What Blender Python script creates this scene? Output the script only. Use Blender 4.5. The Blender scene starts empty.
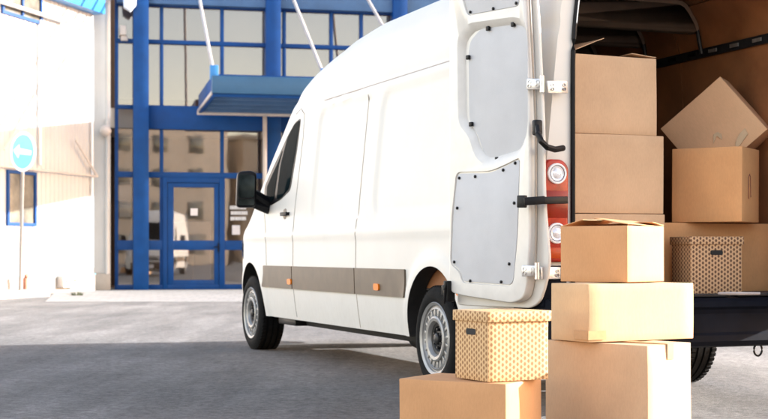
import bpy, bmesh, math, random
from mathutils import Vector, Matrix, Euler
R = math.radians
random.seed(7)
sc = bpy.context.scene
C = sc.collection
# ------------------------------------------------------------------ camera
F = 1388.0; EYE = 0.9; HZ = 254.0
cam_d = bpy.data.cameras.new('camera'); cam = bpy.data.objects.new('camera', cam_d); C.objects.link(cam)
cam.location = (0, 0, EYE); cam.rotation_euler = (R(90), 0, 0)
cam_d.sensor_width = 36; cam_d.lens = 36 * F / 768; cam_d.shift_y = (HZ - 209.5) / 768
cam_d.clip_start = 0.1; cam_d.clip_end = 2000
cam_d.dof.use_dof = True; cam_d.dof.focus_distance = 7.3; cam_d.dof.aperture_fstop = 5.0
sc.camera = cam
# ------------------------------------------------------------------ world, sun, exposure
SUN_AZ = (1.0, 0.23)          # horizontal direction towards the sun
SUN_EL = R(16)
w = bpy.data.worlds.new('World'); sc.world = w; w.use_nodes = True
nt = w.node_tree; nt.nodes.clear()
sky = nt.nodes.new('ShaderNodeTexSky'); sky.sky_type = 'NISHITA'; sky.sun_disc = False
sky.sun_elevation = SUN_EL
sky.sun_rotation = math.atan2(SUN_AZ[0], SUN_AZ[1])
sky.dust_density = 0.8; sky.ozone_density = 0.3; sky.air_density = 0.9
bg = nt.nodes.new('ShaderNodeBackground'); bg.inputs['Strength'].default_value = 0.15
wo = nt.nodes.new('ShaderNodeOutputWorld')
tint = nt.nodes.new('ShaderNodeMix'); tint.data_type = 'RGBA'; tint.blend_type = 'MULTIPLY'; tint.inputs[0].default_value = 1
tint.inputs[7].default_value = (1.20, .93, .785, 1)
nt.links.new(sky.outputs[0], tint.inputs[6]); nt.links.new(tint.outputs[2], bg.inputs[0]); nt.links.new(bg.outputs[0], wo.inputs[0])
sd = bpy.data.lights.new('sun', 'SUN'); sd.energy = 3.2; sd.angle = R(0.5); sd.color = (1.0, 0.99, 0.975)
sun = bpy.data.objects.new('sun', sd); C.objects.link(sun)
sv = Vector((SUN_AZ[0], SUN_AZ[1], 0)).normalized() * math.cos(SUN_EL) + Vector((0, 0, math.sin(SUN_EL)))
sun.rotation_euler = sv.to_track_quat('Z', 'Y').to_euler()
sun.location = sv * 50
sc.view_settings.view_transform = 'Standard'; sc.view_settings.look = 'None'
sc.view_settings.gamma = 1; sc.view_settings.use_curve_mapping = False
sc.view_settings.exposure = 2.5
sc.render.engine = 'CYCLES'
# ------------------------------------------------------------------ material helpers
class NT:
    def __init__(s, name):
        s.m = bpy.data.materials.new(name); s.m.use_nodes = True
        s.t = s.m.node_tree; s.b = s.t.nodes['Principled BSDF']; s.out = s.t.nodes['Material Output']
    def n(s, kind, **kw):
        x = s.t.nodes.new('ShaderNode' + kind)
        for k, v in kw.items():
            if k in x.inputs: x.inputs[k].default_value = v
            else: setattr(x, k, v)
        return x
    def l(s, a, b): s.t.links.new(a, b)
    def coord(s, which='Object'): return s.n('TexCoord').outputs[which]
    def math(s, op, a, b=None, c=None):
        x = s.t.nodes.new('ShaderNodeMath'); x.operation = op
        for i, v in enumerate((a, b, c)):
            if v is None: continue
            if isinstance(v, (int, float)): x.inputs[i].default_value = v
            else: s.l(v, x.inputs[i])
        return x.outputs[0]
    def noise(s, scale, detail=4, rough=.6, vec=None):
        x = s.t.nodes.new('ShaderNodeTexNoise'); x.inputs['Scale'].default_value = scale
        x.inputs['Detail'].default_value = detail; x.inputs['Roughness'].default_value = rough
        if vec is not None: s.l(vec, x.inputs['Vector'])
        return x.outputs['Fac']
    def ramp(s, fac, stops):
        x = s.t.nodes.new('ShaderNodeValToRGB'); e = x.color_ramp.elements
        while len(e) < len(stops): e.new(.5)
        for i, (p, c) in enumerate(stops):
            e[i].position = p; e[i].color = (*c, 1) if len(c) == 3 else c
        s.l(fac, x.inputs[0]); return x.outputs[0]
    def mix(s, fac, a, b, mode='MIX'):
        x = s.t.nodes.new('ShaderNodeMix'); x.data_type = 'RGBA'; x.blend_type = mode
        for sock, v in ((x.inputs[0], fac), (x.inputs[6], a), (x.inputs[7], b)):
            if isinstance(v, (int, float)): sock.default_value = v
            elif isinstance(v, tuple): sock.default_value = (*v, 1) if len(v) == 3 else v
            else: s.l(v, sock)
        return x.outputs[2]
    def bump(s, h, strength=.3, dist=.01):
        x = s.t.nodes.new('ShaderNodeBump'); x.inputs['Strength'].default_value = strength
        x.inputs['Distance'].default_value = dist; s.l(h, x.inputs['Height']); s.l(x.outputs[0], s.b.inputs['Normal'])
    def set(s, **kw):
        for k, v in kw.items():
            s.b.inputs[k.replace('_', ' ')].default_value = (*v, 1) if isinstance(v, tuple) and len(v) == 3 else v

def sc_vec(N, vec, sx, sy, sz):
    m = N.n('Mapping'); m.inputs['Scale'].default_value = (sx, sy, sz); N.l(vec, m.inputs[0]); return m.outputs[0]

def plain(name, col, rough=.5, metal=0, var=.12, scale=6, coat=0, bump=0, bscale=60, spec=.5):
    N = NT(name); v = N.coord()
    f = N.noise(scale, 5, .6, v)
    a = tuple(c * (1 - var) for c in col); b = tuple(min(1, c * (1 + var)) for c in col)
    N.l(N.ramp(f, [(.3, a), (.7, b)]), N.b.inputs['Base Color'])
    N.set(Roughness=rough, Metallic=metal, Coat_Weight=coat, Coat_Roughness=.06, Specular_IOR_Level=spec)
    if bump: N.bump(N.noise(bscale, 4, .6, v), bump, .004)
    return N.m

def cardboard(name, col, warm=0):
    N = NT(name); v = N.coord()
    f = N.noise(3.0, 3, .5, v); g = N.noise(160, 3, .7, sc_vec(N, v, 1, 1, .25))
    base = N.ramp(f, [(.25, tuple(c * .88 for c in col)), (.75, tuple(c * 1.08 for c in col))])
    fib = N.ramp(g, [(.35, (.96, .955, .95)), (.65, (1.03, 1.03, 1.03))])
    c = N.mix(1.0, base, fib, 'MULTIPLY')
    sp = N.noise(26, 6, .75, v)
    c = N.mix(N.ramp(sp, [(.62, (0, 0, 0)), (.76, (.22, .22, .22))]), c, tuple(x * .72 for x in col))
    N.l(c, N.b.inputs['Base Color']); N.set(Roughness=.82, Specular_IOR_Level=.25)
    wv = N.n('TexWave', wave_type='BANDS', bands_direction='X'); wv.inputs['Scale'].default_value = 55
    N.l(N.coord('UV'), wv.inputs['Vector'])
    h = N.math('ADD', N.math('MULTIPLY', wv.outputs['Fac'], .25), N.noise(5, 3, .5, v))
    N.bump(h, .18, .004)
    return N.m

def patterned(name, ground, dots):
    N = NT(name); uv = N.n('SeparateXYZ'); N.l(N.coord('UV'), uv.inputs[0])
    u, v = uv.outputs[0], uv.outputs[1]
    A, B = .040, .0262
    def lat(off):
        fu = N.math('SUBTRACT', N.math('FRACT', N.math('ADD', N.math('DIVIDE', u, A), off)), .5)
        fv = N.math('SUBTRACT', N.math('FRACT', N.math('ADD', N.math('DIVIDE', v, B), off)), .5)
        du = N.math('ABSOLUTE', N.math('MULTIPLY', fu, A / .0074)); dv = N.math('ABSOLUTE', N.math('MULTIPLY', fv, B / .0096))
        return N.math('ADD', N.math('POWER', du, 1.5), N.math('POWER', dv, 1.5))
    d = N.math('MINIMUM', lat(0.0), lat(0.5))
    fac = N.math('LESS_THAN', d, 1.0)
    nz = N.noise(60, 4, .7, N.coord())
    g = N.ramp(nz, [(.3, tuple(c * .9 for c in ground)), (.7, tuple(c * 1.08 for c in ground))])
    N.l(N.mix(fac, g, dots), N.b.inputs['Base Color']); N.set(Roughness=.7, Specular_IOR_Level=.3)
    N.bump(N.noise(6, 3, .5, N.coord()), .15, .004)
    return N.m

M = {}
def mk_white():
    N = NT('van_white_paint'); v = N.coord()
    f = N.noise(1.6, 5, .6, v)
    sp = N.noise(40, 6, .7, sc_vec(N, v, 1, 1, .35))
    c = N.ramp(f, [(.3, (.625, .60, .55)), (.7, (.665, .64, .59))])
    sep = N.n('SeparateXYZ'); N.l(v, sep.inputs[0])
    low = N.math('MULTIPLY', N.ramp(sep.outputs[2], [(.32, (1, 1, 1)), (.75, (0, 0, 0))]), N.ramp(sp, [(.45, (0, 0, 0)), (.75, (.3, .3, .3))]))
    c = N.mix(low, c, (.46, .41, .35))
    N.l(c, N.b.inputs['Base Color']); N.set(Roughness=.42, Coat_Weight=.06, Coat_Roughness=.15, Specular_IOR_Level=.2)
    N.bump(N.noise(3.2, 2, .5, v), .05, .01)
    return N.m
M['white'] = mk_white()
M['door_white'] = plain('door_inner_white', (.65, .625, .58), .38, var=.06, scale=9, coat=.3)
M['panel'] = plain('grey_trim_board', (.475, .475, .485), .55, var=.06, scale=4, bump=.2, bscale=200)
M['trim'] = plain('taupe_side_moulding', (.112, .082, .054), .5, var=.18, scale=5, bump=.2, bscale=300)
M['black'] = plain('black_plastic', (.005, .005, .006), .45, var=.3, bump=.2, bscale=150, spec=.22)
M['bumper'] = plain('blue_black_bumper', (.0032, .0045, .009), .7, var=.35, scale=7, bump=.15, bscale=220, spec=.08)
M['rubber'] = plain('tyre_rubber', (.006, .006, .006), .8, var=.4, scale=14, bump=.4, bscale=90, spec=.12)
M['rim'] = plain('silver_wheel', (.30, .295, .285), .45, .5, var=.12, scale=12)
M['hubgrey'] = plain('dull_grey_hub', (.014, .014, .015), .5, .3, var=.3, scale=20)
M['steel'] = plain('galvanised_hinge', (.62, .61, .6), .35, .8, var=.2, scale=30)
M['under'] = plain('underbody_black', (.012, .012, .012), .8, var=.4)
M['arch'] = plain('arch_liner', (.016, .014, .013), .8, var=.4, scale=5, bump=.4, bscale=20)
M['wood'] = plain('plywood_lining', (.36, .15, .06), .6, var=.3, scale=2.2, bump=.15, bscale=40)
M['cargofloor'] = plain('cargo_floor', (.06, .05, .045), .7, var=.3)
M['inner'] = plain('inner_sheet_metal', (.20, .10, .05), .95, var=.2, spec=.0)
M['rib'] = plain('roof_bow_metal', (.24, .17, .12), .7, var=.12)
M['railm'] = plain('lashing_rail', (.03, .032, .036), .4, .5, var=.3)
M['glassdark'] = plain('tinted_window', (.006, .011, .013), .05, var=.2)
M['glassdark'].node_tree.nodes['Principled BSDF'].inputs['IOR'].default_value = 1.02
M['red'] = plain('red_lens', (.36, .020, .002), .3, var=.3, scale=25, coat=.15, spec=.3)
M['orange'] = plain('orange_lens', (.85, .20, .0), .35, var=.1, spec=.3)
M['darkred'] = plain('dark_red_lens', (.24, .014, .001), .25, var=.3, spec=.3)
M['amber'] = plain('amber_lens', (.42, .05, .0), .3, var=.2, spec=.3)
M['lens'] = plain('clear_lens', (.72, .74, .78), .1, .25, var=.15, scale=60, coat=1)
M['chrome'] = plain('chrome', (.75, .75, .76), .12, 1, var=.05)
M['gap'] = plain('panel_gap', (.2, .17, .14), .8, var=.1)
M['gaplight'] = plain('panel_gap_soft', (.30, .25, .20), .6, var=.1)
M['tape'] = plain('packing_tape', (.42, .25, .12), .28, var=.1, scale=30, coat=.2)
M['tan'] = cardboard('cardboard_tan', (.53, .32, .17))
M['tan2'] = cardboard('cardboard_pale', (.56, .375, .215))
M['tan3'] = cardboard('cardboard_rose', (.59, .385, .232))
M['tan4'] = cardboard('cardboard_orange', (.57, .30, .14))
M['tan5'] = cardboard('cardboard_amber', (.70, .37, .165))
M['tan6'] = cardboard('cardboard_warm', (.72, .44, .25))
M['tanin'] = cardboard('cardboard_inside', (.42, .28, .17))
M['pat'] = patterned('dotted_card_yellow', (.58, .375, .19), (.26, .135, .055))
M['pat2'] = patterned('dotted_card_brown', (.52, .33, .18), (.12, .06, .035))
M['blue'] = plain('blue_powdercoat', (.001, .048, .19), .45, var=.12, scale=3, spec=.25)
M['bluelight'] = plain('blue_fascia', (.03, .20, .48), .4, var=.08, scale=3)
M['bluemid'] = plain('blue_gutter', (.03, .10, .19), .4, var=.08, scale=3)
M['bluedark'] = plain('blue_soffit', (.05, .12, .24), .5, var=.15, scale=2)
M['cream'] = plain('cream_metal', (.55, .49, .44), .5, var=.1)
M['rod'] = plain('rusty_white_rod', (.42, .38, .36), .5, var=.15, scale=5)
M['concrete'] = plain('rendered_plinth', (.36, .33, .29), .85, var=.1, scale=3, bump=.3, bscale=30)
M['kerb'] = plain('kerb_concrete', (.46, .44, .41), .85, var=.15, scale=5, bump=.3, bscale=60)
M['pole'] = plain('galvanised_pole', (.20, .18, .16), .5, .2, var=.1)
M['signblue'] = plain('sign_blue', (.12, .42, .55), .4, var=.05)
M['signwhite'] = plain('sign_white', (.8, .8, .8), .4, var=.03)
M['panetone'] = plain('pane_tone_sheet', (.43, .38, .335), .8, var=.1, scale=.6)  # beige tones for sheets that stand in for reflections in the panes
M['panetone2'] = plain('pane_tone_sheet_grey', (.36, .32, .29), .8, var=.15, scale=.8)
M['panetone3'] = plain('pane_tone_sheet_light', (.54, .48, .42), .8, var=.1, scale=.6)
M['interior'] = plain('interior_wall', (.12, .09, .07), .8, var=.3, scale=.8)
M['poster'] = plain('poster_paper', (.72, .66, .64), .6, var=.06)
M['textwhite'] = plain('white_lettering', (.8, .78, .76), .5, var=.02)
M['terracotta'] = plain('rusty_pipe', (.30, .12, .07), .7, var=.3, scale=20)
M['leaf'] = plain('weed_leaf', (.09, .11, .03), .6, var=.4, scale=30)

def mk_wall():
    N = NT('white_corrugated_cladding'); v = N.coord()
    sep = N.n('SeparateXYZ'); N.l(v, sep.inputs[0])
    f = N.noise(.8, 5, .6, v); g = N.noise(6, 5, .7, sc_vec(N, v, 3, 3, .2))
    c = N.ramp(f, [(.3, (.46, .45, .43)), (.7, (.54, .53, .51))])
    c = N.mix(N.ramp(g, [(.55, (0, 0, 0)), (.8, (.4, .4, .4))]), c, (.36, .32, .27))
    N.l(c, N.b.inputs['Base Color']); N.set(Roughness=.5)
    return N.m
M['cladding'] = mk_wall()

def mk_glass():
    N = NT('window_glass')
    g = N.n('BsdfGlossy'); g.inputs['Roughness'].default_value = .02; g.inputs['Color'].default_value = (.92, .91, .90, 1)
    t = N.n('BsdfTransparent'); t.inputs['Color'].default_value = (.74, .71, .69, 1)
    fr = N.n('Fresnel'); fr.inputs['IOR'].default_value = 1.7
    bp = N.n('Bump'); bp.inputs['Strength'].default_value = .02; bp.inputs['Distance'].default_value = .05
    N.l(N.noise(1.2, 2, .5, N.coord()), bp.inputs['Height']); N.l(bp.outputs[0], g.inputs['Normal'])
    mx = N.n('MixShader'); N.l(N.math('ADD', fr.outputs[0], .08), mx.inputs[0]); N.l(t.outputs[0], mx.inputs[1]); N.l(g.outputs[0], mx.inputs[2])
    N.l(mx.outputs[0], N.out.inputs['Surface'])
    return N.m
M['glass'] = mk_glass()

def mk_asphalt():
    N = NT('old_asphalt'); v = N.coord()
    fine = N.noise(95, 6, .8, v); mid = N.noise(7, 6, .7, v); big = N.noise(.35, 4, .6, v)
    rot = N.n('Mapping'); rot.inputs['Rotation'].default_value = (0, 0, R(28)); rot.inputs['Scale'].default_value = (1.6, .22, 1); N.l(v, rot.inputs[0])
    st = N.noise(1.0, 5, .65, rot.outputs[0]); blo = N.noise(4.5, 7, .8, v); grit = N.noise(20, 7, .85, v)
    c = N.ramp(fine, [(.30, (.09, .088, .085)), (.5, (.18, .177, .172)), (.72, (.33, .325, .315))])
    c = N.mix(.35, c, N.ramp(mid, [(.3, (.115, .113, .11)), (.7, (.235, .231, .224))]))
    c = N.mix(1.0, c, N.ramp(big, [(.35, (.80, .80, .80)), (.65, (1.16, 1.15, 1.14))]), 'MULTIPLY')
    c = N.mix(1.0, c, N.ramp(st, [(.40, (.80, .80, .80)), (.60, (1.14, 1.14, 1.14))]), 'MULTIPLY')
    c = N.mix(1.0, c, N.ramp(blo, [(.36, (.86, .86, .86)), (.5, (1, 1, 1)), (.64, (1.12, 1.12, 1.12))]), 'MULTIPLY')
    c = N.mix(1.0, c, N.ramp(grit, [(.38, (.60, .60, .60)), (.5, (1, 1, 1)), (.62, (1.38, 1.38, 1.38))]), 'MULTIPLY')
    c = N.mix(1.0, c, (.90, .90, .905), 'MULTIPLY')
    vor = N.n('TexVoronoi', feature='DISTANCE_TO_EDGE'); vor.inputs['Scale'].default_value = .33
    wp = N.n('VectorMath', operation='ADD'); N.l(v, wp.inputs[0])
    nn = N.n('TexNoise'); nn.inputs['Scale'].default_value = 1.3; nn.inputs['Detail'].default_value = 6; N.l(v, nn.inputs['Vector'])
    N.l(nn.outputs['Color'], wp.inputs[1]); N.l(wp.outputs[0], vor.inputs['Vector'])
    cr = N.ramp(vor.outputs['Distance'], [(0.0, (.8, .8, .8)), (.006, (0, 0, 0))])
    crk = N.math('MULTIPLY', cr, N.ramp(N.noise(.6, 3, .5, v), [(.5, (0, 0, 0)), (.6, (.7, .7, .7))]))
    c = N.mix(crk, c, (.05, .05, .05))
    spots = N.noise(2.3, 3, .5, v)
    c = N.mix(N.ramp(spots, [(.70, (0, 0, 0)), (.74, (.5, .5, .5))]), c, (.10, .098, .095))
    N.l(c, N.b.inputs['Base Color']); N.set(Roughness=.88, Specular_IOR_Level=.3)
    N.bump(N.math('ADD', fine, N.math('ADD', grit, N.math('MULTIPLY', mid, .8))), .9, .012)
    return N.m
M['asphalt'] = mk_asphalt()
def mk_paver():
    N = NT('forecourt_pavers'); v = N.coord()
    br = N.n('TexBrick'); br.inputs['Scale'].default_value = 1.0; br.offset = 0.5
    br.inputs['Brick Width'].default_value = .5; br.inputs['Row Height'].default_value = .5; br.inputs['Mortar Size'].default_value = .012
    br.inputs['Color1'].default_value = (.27, .265, .255, 1); br.inputs['Color2'].default_value = (.23, .226, .22, 1)
    br.inputs['Mortar'].default_value = (.14, .135, .13, 1)
    N.l(v, br.inputs['Vector'])
    N.l(N.mix(1.0, br.outputs[0], N.ramp(N.noise(2, 5, .7, v), [(.3, (.85, .85, .85)), (.7, (1.1, 1.1, 1.1))]), 'MULTIPLY'), N.b.inputs['Base Color'])
    N.set(Roughness=.85); return N.m
M['paver'] = mk_paver()

# ------------------------------------------------------------------ mesh helpers
def smooth(me, ang=35):
    for p in me.polygons: p.use_smooth = True
    me.set_sharp_from_angle(angle=R(ang))
def obj(name, bm, mat, parent=None, ang=35, loc=None, rot=None, recalc=True):
    if recalc: bmesh.ops.recalc_face_normals(bm, faces=bm.faces)
    me = bpy.data.meshes.new(name); bm.to_mesh(me); bm.free()
    mats = mat if isinstance(mat, (list, tuple)) else [mat]
    for m in mats: me.materials.append(M[m] if isinstance(m, str) else m)
    smooth(me, ang)
    o = bpy.data.objects.new(name, me); C.objects.link(o)
    if parent: o.parent = parent
    if loc is not None: o.location = loc
    if rot is not None: o.rotation_euler = rot
    return o
def tag(o, label=None, cat=None, group=None, kind=None):
    if label: o['label'] = label
    if cat: o['category'] = cat
    if group: o['group'] = group
    if kind: o['kind'] = kind
    return o
def thing(name, label, cat, loc=(0, 0, 0), rz=0, group=None):
    o = bpy.data.objects.new(name, None); C.objects.link(o); o.location = loc; o.rotation_euler = (0, 0, rz)
    o.empty_display_size = .2
    return tag(o, label, cat, group)
def BM(): return bmesh.new()
def bevel(bm, off, seg=2, geom=None):
    bmesh.ops.bevel(bm, geom=geom or bm.edges[:], offset=off, segments=seg, affect='EDGES', profile=.5, clamp_overlap=True)
    return bm
def box(bm, x0, x1, y0, y1, z0, z1, mi=0, bev=0, mat=None):
    t = BM()
    v = [t.verts.new((x, y, z)) for z in (z0, z1) for y in (y0, y1) for x in (x0, x1)]
    for f in ((0, 1, 3, 2), (4, 6, 7, 5), (0, 4, 5, 1), (2, 3, 7, 6), (0, 2, 6, 4), (1, 5, 7, 3)): t.faces.new([v[i] for i in f])
    bmesh.ops.recalc_face_normals(t, faces=t.faces)
    if bev: bevel(t, bev)
    return merge(bm, t, mi, mat)
def merge(bm, t, mi=0, mat=None):
    mp = {}
    for v in t.verts: mp[v] = bm.verts.new(mat @ v.co if mat else v.co)
    for f in t.faces:
        try: nf = bm.faces.new([mp[v] for v in f.verts]); nf.material_index = mi
        except ValueError: pass
    t.free(); return bm
def tube(bm, pts, r, n=10, mi=0, caps=True):
    pts = [Vector(p) for p in pts]; rings = []
    up0 = Vector((0, 0, 1))
    for i, p in enumerate(pts):
        d = (pts[min(i + 1, len(pts) - 1)] - pts[max(i - 1, 0)]).normalized()
        a = d.cross(up0); a = a.normalized() if a.length > .05 else Vector((1, 0, 0)) if i == 0 else prev
        prev = a; b = d.cross(a).normalized()
        rr = r[i] if isinstance(r, (list, tuple)) else r
        rings.append([bm.verts.new(p + (a * math.cos(k * 2 * math.pi / n) + b * math.sin(k * 2 * math.pi / n)) * rr) for k in range(n)])
    for i in range(len(rings) - 1):
        for k in range(n):
            f = bm.faces.new((rings[i][k], rings[i][(k + 1) % n], rings[i + 1][(k + 1) % n], rings[i + 1][k])); f.material_index = mi
    if caps:
        bm.faces.new(rings[0]).material_index = mi; bm.faces.new(rings[-1][::-1]).material_index = mi
    return bm
def lathe(bm, prof, n=48, axis='x', mi=0, center=(0, 0, 0)):
    """prof: list of (along, radius); revolves round an axis"""
    rings = []
    for a, r in prof:
        ring = []
        for k in range(n):
            t = 2 * math.pi * k / n; c, s = math.cos(t) * r, math.sin(t) * r
            co = (a, c, s) if axis == 'x' else (c, a, s) if axis == 'y' else (c, s, a)
            ring.append(bm.verts.new(Vector(co) + Vector(center)))
        rings.append(ring)
    for i in range(len(rings) - 1):
        for k in range(n):
            bm.faces.new((rings[i][k], rings[i][(k + 1) % n], rings[i + 1][(k + 1) % n], rings[i + 1][k])).material_index = mi
    for ring, (a, r) in ((rings[0], prof[0]), (rings[-1], prof[-1])):
        if r > 1e-4: 
            pass
    return bm
def prism(bm, poly, y0, y1, mi=0, bev=0, frame=None):
    """poly in (x,z), extruded from y0 to y1"""
    t = BM()
    a = [t.verts.new((x, y0, z)) for x, z in poly]; b = [t.verts.new((x, y1, z)) for x, z in poly]
    t.faces.new(a); t.faces.new(b[::-1]); n = len(poly)
    for i in range(n): t.faces.new((a[i], b[i], b[(i + 1) % n], a[(i + 1) % n]))
    bmesh.ops.recalc_face_normals(t, faces=t.faces)
    if bev:
        bevel(t, bev, 3, [e for e in t.edges if abs(e.verts[0].co.y - e.verts[1].co.y) < 1e-6])
    return merge(bm, t, mi, frame)
def round_poly(pts, r, seg=6):
    out = []; n = len(pts)
    for i in range(n):
        p0, p1, p2 = Vector(pts[i - 1]), Vector(pts[i]), Vector(pts[(i + 1) % n])
        rr = r[i] if isinstance(r, (list, tuple)) else r
        a = (p0 - p1); b = (p2 - p1); rr = min(rr, a.length * .45, b.length * .45)
        s, e = p1 + a.normalized() * rr, p1 + b.normalized() * rr
        for k in range(seg + 1):
            t = k / seg; out.append(tuple((1 - t) ** 2 * s + 2 * t * (1 - t) * p1 + t * t * e))
    return out
def boolean(o, cutters, names=None):
    for c in cutters:
        m = o.modifiers.new('b', 'BOOLEAN'); m.operation = 'DIFFERENCE'; m.object = c; m.solver = 'EXACT'
        try: m.material_mode = 'TRANSFER'
        except Exception: pass
    dg = bpy.context.evaluated_depsgraph_get(); dg.update()
    me = bpy.data.meshes.new_from_object(o.evaluated_get(dg))
    o.modifiers.clear(); o.data = me
    for c in cutters: bpy.data.objects.remove(c)
    return o
def interp(tab, x):
    if x <= tab[0][0]: return tab[0][1]
    for (a, b), (c, d) in zip(tab, tab[1:]):
        if x <= c: return b + (d - b) * (x - a) / (c - a)
    return tab[-1][1]
def sinterp(tab, x, r=.12):      # lightly smoothed table
    return sum(interp(tab, x + r * k) * w for k, w in ((-2, .1), (-1, .2), (0, .4), (1, .2), (2, .1)))
def sstep(a, b, x):
    t = max(0, min(1, (x - a) / (b - a))); return t * t * (3 - 2 * t)

# ================================================================== THE VAN
VR = Vector((1.794, 8.045, 0)); VA = R(21.5)
van = thing('panel_van', 'white high-roof panel van parked with its rear doors open and cardboard boxes inside', 'van', VR, VA)
cs, sn = math.cos(VA), math.sin(VA)
RAX, FAX, LEN = 1.49, 5.815, 6.80
HW = [(.30, .945), (.42, .968), (.6, .99), (.8, .996), (1.1, .992), (1.3, .978), (1.9, .918), (2.1, .897), (2.3, .872), (2.5, .84), (2.8, .80)]
TOP = [(-.1, 2.69), (.4, 2.72), (1.2, 2.73), (3.1, 2.73), (3.6, 2.69), (4.0, 2.62), (4.35, 2.53), (4.65, 2.42), (4.9, 2.27), (5.75, 1.45), (5.9, 1.36), (6.3, 1.20), (6.55, 1.07), (6.7, .93), (6.80, .84)]
SHO = [(0, .27), (3.9, .27), (4.7, .17), (5.7, .12), (6.2, .18), (6.80, .14)]
NOSE = [(-.05, .986), (.06, 1), (5.3, 1), (5.8, .985), (6.2, .95), (6.45, .895), (6.62, .82), (6.72, .73), (6.80, .66)]
def relief(y, z):
    d = 0
    for y0, y1 in ((.42, 2.62), (2.78, 4.05)):
        dx = max(y0 - y, y - y1); dz = max(1.17 - z, z - 2.10)
        rr = .14
        q = math.hypot(max(dx + rr, 0), max(dz + rr, 0)) - rr if (dx > -rr and dz > -rr) else max(dx, dz)
        d -= .014 * (1 - sstep(-.022, .010, q))
    d -= .008 * (sstep(2.13, 2.16, z) - sstep(2.19, 2.24, z))
    d += .010 * math.exp(-((z - 1.06) / .035) ** 2)
    for ax in (RAX, FAX):
        q = math.hypot(y - ax, z - .36)
        d += .022 * (1 - sstep(.50, .58, q))
    return d
def sx(y, z):
    h = sinterp(HW, z, .04)
    nf = sinterp(NOSE, y, .03)
    if y > 5: nf += (1 - nf) * 0
    if 4.2 < y < 6.2: h -= .02 * sstep(1.4, 2.2, z) * sstep(4.4, 5.2, y)
    return h * nf + relief(y, z)
def side(px, py):
    """photo pixel -> (y, z) on the van's left side"""
    z = 1.2; a = (px - 384) / F
    for _ in range(8):
        h = interp(HW, z)
        # world = VR + (-h)*(cs,sn) + y*(-sn,cs)
        bx, by = VR.x - h * cs, VR.y - h * sn
        y = (bx - a * by) / (sn + a * cs); Z = by + y * cs
        z = EYE + (HZ - py) * Z / F
    return y, z
def van_body():
    bm = BM()
    ys = []; y = 0
    while y < LEN: ys.append(y); y += .03 if y < 6.2 else .02
    ys.append(LEN)
    NS, NC, NT_ = 66, 9, 6
    rings = []
    for y in ys:
        H = sinterp(TOP, y, .06); r = interp(SHO, y); zb = .335 + .045 * (1 - sstep(.3, .8, y)) if y < 6.2 else .335 - .05 * sstep(6.2, 6.6, y)
        zt = H - r; left = []
        for i in range(NS + 1):
            z = zb + (zt - zb) * i / NS; left.append((sx(y, z), z))
        xt = left[-1][0]; rx = r * 1.25
        for i in range(1, NC + 1):
            t = math.pi / 2 * i / NC * .93
            left.append((xt - rx * (1 - math.cos(t)), zt + r * .96 * math.sin(t)))
        x1, z1 = left[-1]
        for i in range(1, NT_ + 1):
            t = i / NT_; left.append((x1 * (1 - t), z1 + (H - z1) * (1 - (1 - t) ** 2)))
        pts = [(-x, z) for x, z in left] + [(x, z) for x, z in left[-2::-1]]
        rings.append([bm.verts.new((x, y, z)) for x, z in pts])
    n = len(rings[0])
    for a, b in zip(rings, rings[1:]):
        for k in range(n): bm.faces.new((a[k], a[(k + 1) % n], b[(k + 1) % n], b[k]))
    bm.faces.new(rings[0][::-1]); bm.faces.new(rings[-1])
    o = obj('body', bm, ['white', 'arch', 'inner'], van, 28)
    cut = []
    for ax in (RAX, FAX):
        for s in (-1, 1):
            c = BM(); lathe(c, [(s * .60, 0.001), (s * .60, .455), (s * 1.3, .455), (s * 1.3, .001)], 72, 'x', 1, (0, ax, .365))
            bmesh.ops.remove_doubles(c, verts=c.verts, dist=.0005)
            cut.append(obj('cut', c, ['white', 'arch', 'inner'], van))
    c = BM()
    prism(c, round_poly([(-.90, .655), (.90, .655), (.90, 1.5), (.845, 2.28), (.785, 2.46), (.69, 2.60), (.56, 2.64), (-.56, 2.64), (-.69, 2.60), (-.785, 2.46), (-.845, 2.28), (-.90, 1.5)], [.01, .01, .2, .1, .05, .05, .05, .05, .05, .05, .1, .2]), .07, 3.72, 2)
    cut.append(obj('cut', c, ['white', 'arch', 'inner'], van))
    c = BM()
    prism(c, round_poly([(-.80, .655), (.80, .655), (.80, 2.1), (.745, 2.52), (-.745, 2.52), (-.80, 2.1)], [.03, .03, .3, .15, .15, .3]), -.3, .075, 0)
    cut.append(obj('cut', c, ['white', 'arch', 'inner'], van))
    boolean(o, cut); smooth(o.data, 28)
    return o
body = van_body()

def patch(name, poly, mat, off=.004, parent=van, mirror=False, both=False, step=.06, thick=.006, ang=35):
    """a skin piece laid on the van's side: polygon in (y,z)"""
    for s in ((-1, 1) if both else (-1,)):
        bm = BM()
        f = bm.faces.new([bm.verts.new((0, y, z)) for y, z in poly])
        ymin, ymax = min(p[0] for p in poly), max(p[0] for p in poly); zmin, zmax = min(p[1] for p in poly), max(p[1] for p in poly)
        k = math.ceil(ymin / step) * step
        while k < ymax:
            bmesh.ops.bisect_plane(bm, geom=bm.verts[:] + bm.edges[:] + bm.faces[:], plane_co=(0, k, 0), plane_no=(0, 1, 0)); k += step
        k = math.ceil(zmin / step) * step
        while k < zmax:
            bmesh.ops.bisect_plane(bm, geom=bm.verts[:] + bm.edges[:] + bm.faces[:], plane_co=(0, 0, k), plane_no=(0, 0, 1)); k += step
        ext = bmesh.ops.extrude_face_region(bm, geom=bm.faces[:])
        top = {v for v in ext['geom'] if isinstance(v, bmesh.types.BMVert)}
        for v in bm.verts:
            v.co.x = s * (sx(v.co.y, v.co.z) + (off if v in top else off - thick))
        obj(name, bm, mat, parent, ang)
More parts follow.
